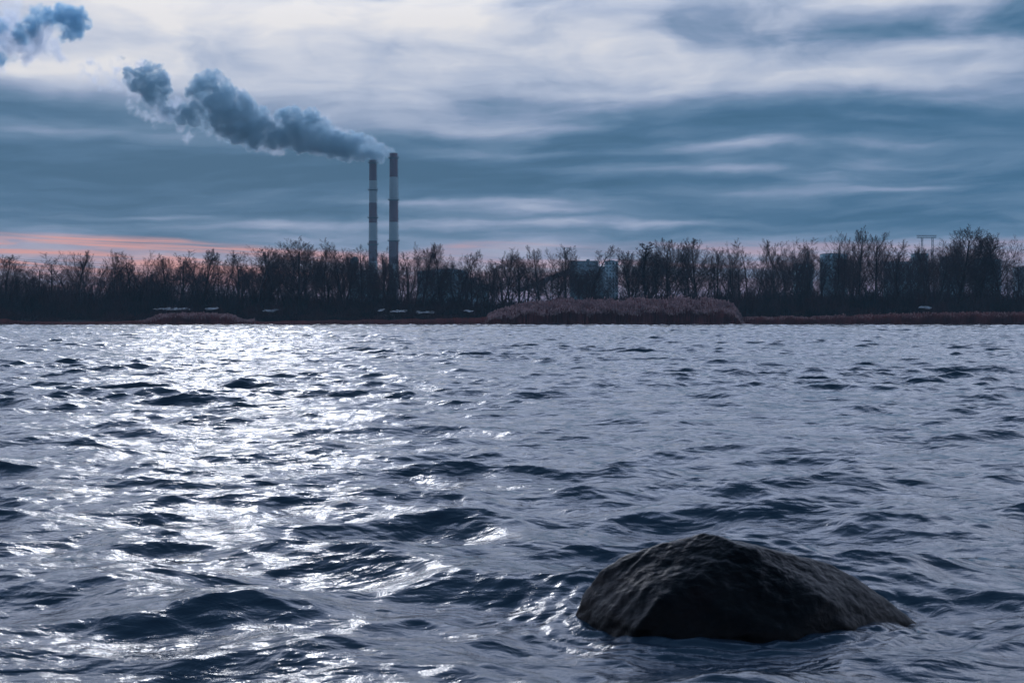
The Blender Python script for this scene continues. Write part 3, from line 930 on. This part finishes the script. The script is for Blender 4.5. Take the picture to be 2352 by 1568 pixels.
def building(label, x0, x1, topy, D, dep, wall_m, floors, bays, name='apartment_block', cat='building', group=None, poly=None, extras=None, win=(.5, .5)):
    xa, xb = (x0 - CX) / F * D, (x1 - CX) / F * D
    cxm = (xa + xb) / 2; hw = (xb - xa) / 2
    zt = CAM_H + (HORIZON - topy) / F * D
    t = empty(name, (cxm, D, 0), label, cat, group)
    a = Acc()
    if poly:
        pl_ = [((p - CX) / F * D - cxm, CAM_H + (HORIZON - q) / F * D) for p, q in poly]
        a.prism([(-hw, 0), (hw, 0)] + pl_, 0, dep)
    else:
        a.box(-hw, hw, 0, dep, 0, zt)
    link('wall', a.mesh('wall', wall_m), t)
    if not poly:
        a = Acc(); a.box(-hw - .25, hw + .25, -.25, dep + .25, zt, zt + .8)
        link('roof', a.mesh('roof', M_roof), t)
    if extras:
        for (p0, p1, q) in extras:
            a = Acc(); xx0, xx1 = (p0 - CX) / F * D - cxm, (p1 - CX) / F * D - cxm
            zz = CAM_H + (HORIZON - q) / F * D
            a.box(xx0, xx1, dep * .3, dep * .7, zt + .8, zz)
            link('roof_hut', a.mesh('roof_hut', wall_m), t)
    fh = zt / floors if not poly else zt / floors
    bw = 2 * hw / bays
    if floors * bays <= 100:
        wm = None
        for i in range(floors):
            zb = fh * i + fh * (1 - win[1]) / 2
            if zb < 18: continue
            for j in range(bays):
                if wm is None:
                    a = Acc(); a.box(0, bw * win[0], -.12, .1, 0, fh * win[1])
                    wm = a.mesh('window', M_glass)
                o = link('window', wm, t)
                o.location = (-hw + bw * (j + (1 - win[0]) / 2), 0, zb)
    return t

# power station
building('dark blue boiler house left of the left chimney', 800, 842, 622, 1235, 40, M_clad, 6, 4, 'boiler_house', group='power station blocks', win=(.7, .12))
building('low teal block between the feet of the chimneys', 846, 888, 668, 1290, 30, M_panel2, 4, 4, 'plant_building', group='power station blocks', win=(.6, .25))
building('long grey turbine hall with shallow gable right of the chimneys', 958, 1072, 616, 1330, 60, M_clad, 5, 8, 'turbine_hall', group='power station blocks',
         poly=[(1072, 622), (1066, 620), (1030, 616), (990, 619), (958, 622)], win=(.7, .14))
building('stepped block joined right of the turbine hall', 1072.6, 1094, 639, 1330, 40, M_clad2, 4, 2, 'plant_building', group='power station blocks', win=(.6, .2))
building('teal low block right of the stepped block', 1094.6, 1122, 655, 1330, 40, M_panel2, 4, 3, 'plant_building', group='power station blocks', win=(.6, .2))
building('dark blue coal bunker tower at the top of the conveyor', 1312, 1375, 601, 1200, 35, M_clad2, 7, 4, 'bunker_tower', group='power station blocks', win=(.6, .14),
         extras=[(1350, 1356, 594)])
building('narrow annex on the right side of the bunker tower', 1375.6, 1390, 614, 1205, 25, M_clad2, 7, 1, 'plant_building', group='power station blocks', win=(.5, .15))

# curved hopper left of the chimneys
def hopper():
    D = 1260
    t = empty('hopper', P(814, 640, D)[0:2] + (0,), 'dark curved hopper with cut-off top left of the chimneys', 'hopper')
    cx = P(814, 640, D)[0]
    poly = [(812, 640), (822, 618), (823, 598), (821, 590), (814, 589), (806, 596), (803, 610), (804, 640)]
    a = Acc()
    a.prism([((p - CX) / F * D - cx, CAM_H + (HORIZON - q) / F * D) for p, q in poly[::-1]][::-1], -4, 4)
    link('shell', a.mesh('shell', M_steel), t)
    a = Acc()
    for sx in (-3.6, -.6):
        for sy in (-3.5, 3.5):
            a.tube((sx, sy, 0), (sx, sy, CAM_H + (HORIZON - 639) / F * D), .4, 6)
    link('support', a.mesh('support', M_steel), t)
hopper()

# inclined conveyor gallery
def conveyor():
    D = 1202
    x0, z0 = P(1190, 668, D)[0], P(1190, 668, D)[2]
    x1, z1 = P(1311.3, 621, D)[0], P(1311.3, 621, D)[2]
    t = empty('conveyor_gallery', (x0, D, 0), 'inclined conveyor gallery climbing right to the bunker tower', 'conveyor')
    a = Acc()
    a.prism([(0, z0 - 1.5), (x1 - x0, z1 - 2.5), (x1 - x0, z1 + 2.5), (0, z0 + 2)], 4, 9)
    link('gallery', a.mesh('gallery', M_clad2), t)
    for f in (.12, .38, .64, .88):
        xx = (x1 - x0) * f; zz = z0 + (z1 - z0) * f - 1.9
        a = Acc()
        a.tube((xx - 1.6, 5, 0), (xx - .4, 5, zz), .35, 5); a.tube((xx + 1.6, 8, 0), (xx + .4, 8, zz), .35, 5)
        a.tube((xx - 1.1, 5, zz * .45), (xx + 1.1, 8, zz * .45), .2, 5)
        link('trestle', a.mesh('trestle', M_steel), t)
conveyor()

# housing towers beyond
building('pale slab tower in the gap between the trees', 1391, 1420, 601, 1400, 18, M_panel, 16, 4, 'tower_block', group='housing towers on the skyline', extras=[(1399, 1412, 597)])
building('low pale housing block behind bare trees, left of the tall teal tower', 1890 - 60, 1890 - 22, 606, 1600, 20, M_panel2, 14, 5, 'tower_block', group='housing towers on the skyline')
building('long housing block behind the trees right of the reed bed', 1892 - 0, 2022 - 75, 592 - 8, 1620, 20, M_panel2, 16, 6, 'tower_block', group='housing towers on the skyline', extras=[(1905, 1925, 581)])
building('wide grey housing block behind the forked trees', 2040, 2100, 602, 1600, 20, M_clad, 14, 6, 'tower_block', group='housing towers on the skyline')
building('teal housing tower just left of the lattice pylon', 2104, 2132, 583, 1560, 20, M_panel2, 16, 4, 'tower_block', group='housing towers on the skyline')
building('pale housing tower behind the broad round tree at right', 2170, 2215, 590, 1600, 20, M_panel2, 15, 5, 'tower_block', group='housing towers on the skyline')
building('housing tower behind the last tall tree at right', 2248, 2300, 596, 1640, 20, M_clad, 14, 5, 'tower_block', group='housing towers on the skyline')
building('small pale block in the clear gap at the right edge', 2340, 2380, 614, 1500, 18, M_panel, 14, 4, 'tower_block', group='housing towers on the skyline')

# lattice pylon with a wide top beam
def pylon():
    D = 900
    t = empty('pylon', (P(2128, 600, D)[0], D, 0), 'steel lattice portal mast with wide top truss above the right trees', 'pylon')
    s = D / F
    zt, zb = P(0, 541, D)[2], P(0, 546, D)[2]
    hw = 22 * s
    a = Acc()
    for z in (zt, zb):
        for yy in (-.4, .4):
            a.tube((-hw, yy, z), (hw, yy, z), .14, 5)
    n = 14
    for k in range(n + 1):
        x = -hw + 2 * hw * k / n
        a.tube((x, -.4, zb), (x, -.4, zt + .4), .06, 4)
        if k < n:
            a.tube((x, -.4, zb if k % 2 else zt), (x + 2 * hw / n, -.4, zt if k % 2 else zb), .06, 4)
    link('truss', a.mesh('truss', M_steel), t)
    for lx in (-10 * s, 14 * s):
        a = Acc()
        for ox in (-.45, .45):
            a.tube((lx + ox, -.4, 0), (lx + ox, -.4, zb), .11, 5); a.tube((lx + ox, .4, 0), (lx + ox, .4, zb), .11, 5)
        m_ = 16
        for k in range(m_):
            z0, z1 = zb * k / m_, zb * (k + 1) / m_
            a.tube((lx - .45, -.4, z0 if k % 2 else z1), (lx + .45, -.4, z1 if k % 2 else z0), .06, 4)
        link('leg', a.mesh('leg', M_steel), t)
pylon()

# overhead lines at the far left
def cable(y0, y1, D, lab):
    a = Acc()
    pts = []
    for k in range(25):
        f = k / 24
        px = -200 + 560 * f
        py = y0 + (y1 - y0) * f + 6 * math.sin(pi * f) 
        pts.append(P(px, py, D + 40 * f))
    for p, q in zip(pts[:-1], pts[1:]):
        a.tube(p, q, .04, 4)
    o = link('power_cable', a.mesh('power_cable', M_steel))
    tag(o, lab, 'power cable', 'power cables at far left')
cable(571, 612, 560, 'upper power cable sagging over the trees at the far left')
cable(575, 617, 562, 'middle power cable sagging over the trees at the far left')
cable(582, 621, 564, 'lowest power cable sagging over the trees at the far left')

# ------------------------------------------------------------------ smoke
def smoke_material(name, dens, col, scale, lo, hi, aniso=.35):
    m = bpy.data.materials.new(name)
    m.use_nodes = True
    N = NT(m.node_tree)
    N.n.clear()
    pv = N.node('ShaderNodeVolumePrincipled')
    out = N.node('ShaderNodeOutputMaterial')
    N.l.new(pv.outputs[0], out.inputs['Volume'])
    pv.inputs['Color'].default_value = (*col, 1)
    pv.inputs['Anisotropy'].default_value = aniso
    at = N.node('ShaderNodeAttribute'); at.attribute_name = 'density'
    tc = N.node('ShaderNodeTexCoord').outputs['Object']
    nz = N.noise(tc, scale, 7, .68, .8)
    nf = N.noise(tc, scale * .38, 3, .5, .4)
    cut_ = N.m('ADD', .25, N.m('MULTIPLY', N.smooth(nf, .34, .56), 1.1))
    N.l.new(N.m('MULTIPLY', N.m('MULTIPLY', N.m('MULTIPLY', at.outputs['Fac'], N.smooth(nz, lo, hi)), cut_), dens), pv.inputs['Density'])
    pv.inputs['Density Attribute'].default_value = ''
    return m

def cloud_points(bl, D, seed, n1=26, n2=9, k1=.40, k2=.15, depth=.8):
    g_ = np.random.default_rng(seed)
    pts, rad = [], []
    ZX = .4297
    for (zx, zy, r) in bl:
        X_, _, Z_ = P(zx * ZX, zy * ZX, D)
        R = 1.46 * r * ZX / F * D
        c = np.array([X_, D + g_.normal(0, R * .5), Z_])
        pts.append(c[None]); rad.append([R * .62])
        dirs = g_.normal(size=(n1, 3)); dirs /= np.linalg.norm(dirs, axis=1)[:, None]
        c1 = c + dirs * R * g_.uniform(.5, .82, (n1, 1)); r1 = R * k1 * g_.uniform(.5, 1.15, n1)
        pts.append(c1); rad.append(r1)
        d2 = g_.normal(size=(n1, n2, 3)); d2 /= np.linalg.norm(d2, axis=2)[..., None]
        c2 = (c1[:, None] + d2 * r1[:, None, None] * .9).reshape(-1, 3)
        r2 = np.repeat(r1, n2) * k2 / k1 * g_.uniform(.6, 1.5, n1 * n2) * 1.1
        pts.append(c2); rad.append(r2)
    return np.concatenate(pts), np.concatenate([np.asarray(a) for a in rad])

def volume_from_points(name, pts, rad, voxel, m, parent):
    me = bpy.data.meshes.new(name)
    me.vertices.add(len(pts))
    org = np.array(parent.location)
    me.vertices.foreach_set('co', (pts - org).astype(np.float32).ravel())
    at = me.attributes.new('rad', 'FLOAT', 'POINT')
    at.data.foreach_set('value', rad.astype(np.float32))
    o = link(name, me, parent)
    o['kind'] = 'stuff'
    ng = bpy.data.node_groups.new(name, 'GeometryNodeTree')
    ng.interface.new_socket('Geometry', in_out='INPUT', socket_type='NodeSocketGeometry')
    ng.interface.new_socket('Geometry', in_out='OUTPUT', socket_type='NodeSocketGeometry')
    gi, go = ng.nodes.new('NodeGroupInput'), ng.nodes.new('NodeGroupOutput')
    mp = ng.nodes.new('GeometryNodeMeshToPoints')
    na = ng.nodes.new('GeometryNodeInputNamedAttribute'); na.data_type = 'FLOAT'; na.inputs['Name'].default_value = 'rad'
    pv = ng.nodes.new('GeometryNodePointsToVolume')
    try: pv.resolution_mode = 'VOXEL_SIZE'
    except Exception: pv.inputs['Resolution Mode'].default_value = 'Size'
    pv.inputs['Voxel Size'].default_value = voxel
    pv.inputs['Density'].default_value = 1.0
    sm = ng.nodes.new('GeometryNodeSetMaterial'); sm.inputs['Material'].default_value = m
    L = ng.links
    L.new(gi.outputs[0], mp.inputs['Mesh'])
    L.new(na.outputs[0], mp.inputs['Radius'])
    L.new(mp.outputs[0], pv.inputs['Points'])
    L.new(na.outputs[0], pv.inputs['Radius'])
    L.new(pv.outputs[0], sm.inputs['Geometry'])
    L.new(sm.outputs[0], go.inputs[0])
    md = o.modifiers.new('volume', 'NODES')
    md.node_group = ng
    me.materials.append(m)
    return o

MAIN = [(2112,818,9),(2100,812,12),(2085,806,16),(2068,812,20),(2052,818,22),(2035,806,28),(2020,830,28),(2038,858,14),(2012,845,22),(1990,836,18),(1985,852,12),(2000,800,30),
 (1990,790,34),(1960,800,42),(1930,775,44),(1925,815,36),(1895,770,42),(1870,800,40),(1880,745,24),(1850,760,46),(1855,825,25),
 (1830,790,46),(1800,760,46),(1780,800,36),(1760,750,46),(1740,780,44),(1735,665,30),(1720,720,50),(1700,690,52),(1690,760,50),(1660,650,45),(1650,710,60),
 (1640,765,38),(1610,640,42),(1600,700,65),(1590,755,44),(1570,615,34),(1530,605,32),(1490,610,26),(1470,630,20),(1430,605,14),(1550,700,55),(1530,740,45),(1500,700,50),
 (1490,745,44),(1450,705,52),(1440,740,36),(1400,660,36),(1400,715,52),(1380,665,48),(1370,755,24),(1350,700,60),(1330,640,66),(1325,550,32),(1310,590,50),(1290,520,28),
 (1280,690,55),(1270,620,75),(1250,550,50),(1230,500,26),(1220,680,50),(1210,600,75),(1190,520,55),(1170,440,38),(1140,390,20),(1160,405,26),(1140,480,60),(1140,670,40),
 (1110,435,34),(1090,510,50),(1100,630,44),(1080,450,34),(1050,480,40),(1015,490,24),(1040,620,50),(990,600,32),(970,640,26),(1005,570,24),
 (880,440,24),(860,400,30),(870,480,36),(850,520,34),(835,365,30),(820,450,60),(800,350,22),(790,500,40),(770,410,44),(760,460,44),(720,445,38),(700,400,32),(690,440,26),
 (655,310,12),(880,590,30),(905,620,24),(860,560,26),(930,600,26),(900,560,22),(950,640,22),(870,540,20)]
THIN = [(1810,705,26),(1850,718,22),(1780,720,22),(1900,740,20),(1960,755,18),(2020,778,16),(2060,790,14),(1440,660,34),(1480,690,34),(1530,660,30),(1480,800,28),(1430,790,24),(1520,770,24),(1370,785,20),
 (1290,740,22),(1180,720,20),(920,570,26),(900,600,36),(870,600,34),(945,540,20),(950,620,24),(840,560,30),(800,560,26),(760,520,26),(750,345,22),(720,350,20),(680,360,24),(620,375,22),(590,340,22),(640,320,16),
 (600,450,26),(560,460,18),(520,435,14),(640,460,24),(700,480,24),(700,560,24),(730,600,22),(780,620,22),(820,640,18),(825,670,12),(700,600,14),(1000,740,18),(1020,715,20),(1000,770,10),(970,690,20),(1060,690,18),
 (1260,490,20),(1290,495,20),(1740,640,20),(540,470,18),(500,420,20),(470,400,18),(450,385,16),(480,440,12),(520,400,20),(560,400,24),(1690,640,20),(1640,610,16),(1850,845,14),(1930,835,16),(1700,820,16)]
FAR = [(180,85,24),(210,88,30),(250,95,30),(290,100,28),(330,85,34),(370,85,38),(400,115,36),(415,150,28),(385,170,24),(350,185,22),(338,205,10),(320,130,22),(180,120,28),(140,165,32),(110,190,26),(130,205,20),(170,150,20),
 (15,130,18),(0,160,22),(5,240,16),(230,60,20),(0,318,24),(40,325,20),(70,312,12)]
FARTHIN = [(60,60,34),(30,40,30),(100,30,26),(90,110,40),(40,200,44),(80,240,50),(140,250,46),(200,230,50),(220,170,40),(260,160,36),(270,230,34),(290,280,34),(340,320,24),(310,340,18),(410,360,12),(430,370,10),(450,350,20),(480,330,20),(520,360,20),(440,400,20),(500,430,16),(240,300,30),
 (130,300,34),(60,290,36),(10,280,30),(360,50,24),(300,50,26),(420,80,16),(440,130,14),(380,220,16),(-30,100,40),(-60,200,60),(-80,60,50),(-20,330,40)]
D_S = 1250
mv = smoke_material('dense_smoke', .36, (.76, .90, .96), .15, .38, .60, .50)
mt_ = smoke_material('thin_smoke', .15, (.92, .95, 1.0), .10, .37, .60, .75)
sm1 = empty('smoke_plume', P(900, 360, D_S), 'billowing grey blue smoke plume drifting left from the chimneys', 'smoke', None, 'stuff')
pts, rad = cloud_points(MAIN, D_S, 1)
volume_from_points('billow', pts, rad, .75, mv, sm1)
rt_ = random.Random(4)
EX = []
for (a_, b_, c_) in MAIN:
    th_ = rt_.uniform(.3, 2.9) if rt_.random() < .7 else rt_.uniform(3.3, 6)
    EX.append((a_ + cos(th_) * c_ * 1.05, b_ + sin(th_) * c_ * 1.05, c_ * rt_.uniform(.3, .6)))
pts, rad = cloud_points(THIN + EX, D_S, 2)
volume_from_points('wisp', pts, rad * 1.15, 1.6, mt_, sm1)
sm2 = empty('smoke_puff', P(100, 60, D_S), 'torn curl of smoke detached at the upper left corner', 'smoke', None, 'stuff')
pts, rad = cloud_points([(a_, b_, c_ * 1.4) for a_, b_, c_ in FAR], D_S, 3)
volume_from_points('billow', pts, rad, 1.3, smoke_material('torn_smoke', .24, (.56, .82, .96), .12, .36, .58, .6), sm2)
pts, rad = cloud_points(FARTHIN, D_S, 4)
volume_from_points('wisp', pts, rad * 1.1, 2.0, mt_, sm2)

# ------------------------------------------------------------------ haze
a = Acc()
a.box(-1300, 1300, -60, 1750, -3.5, 330)
hm = bpy.data.materials.new('haze')
hm.use_nodes = True
N = NT(hm.node_tree); N.n.clear()
pv = N.node('ShaderNodeVolumePrincipled'); out = N.node('ShaderNodeOutputMaterial')
N.l.new(pv.outputs[0], out.inputs['Volume'])
pv.inputs['Color'].default_value = (.45, .78, .95, 1)
pv.inputs['Density'].default_value = .0002
pv.inputs['Anisotropy'].default_value = 0.0
tag(link('haze', a.mesh('haze', hm)), 'thin blue dusk haze over the lake', 'haze', kind='stuff')
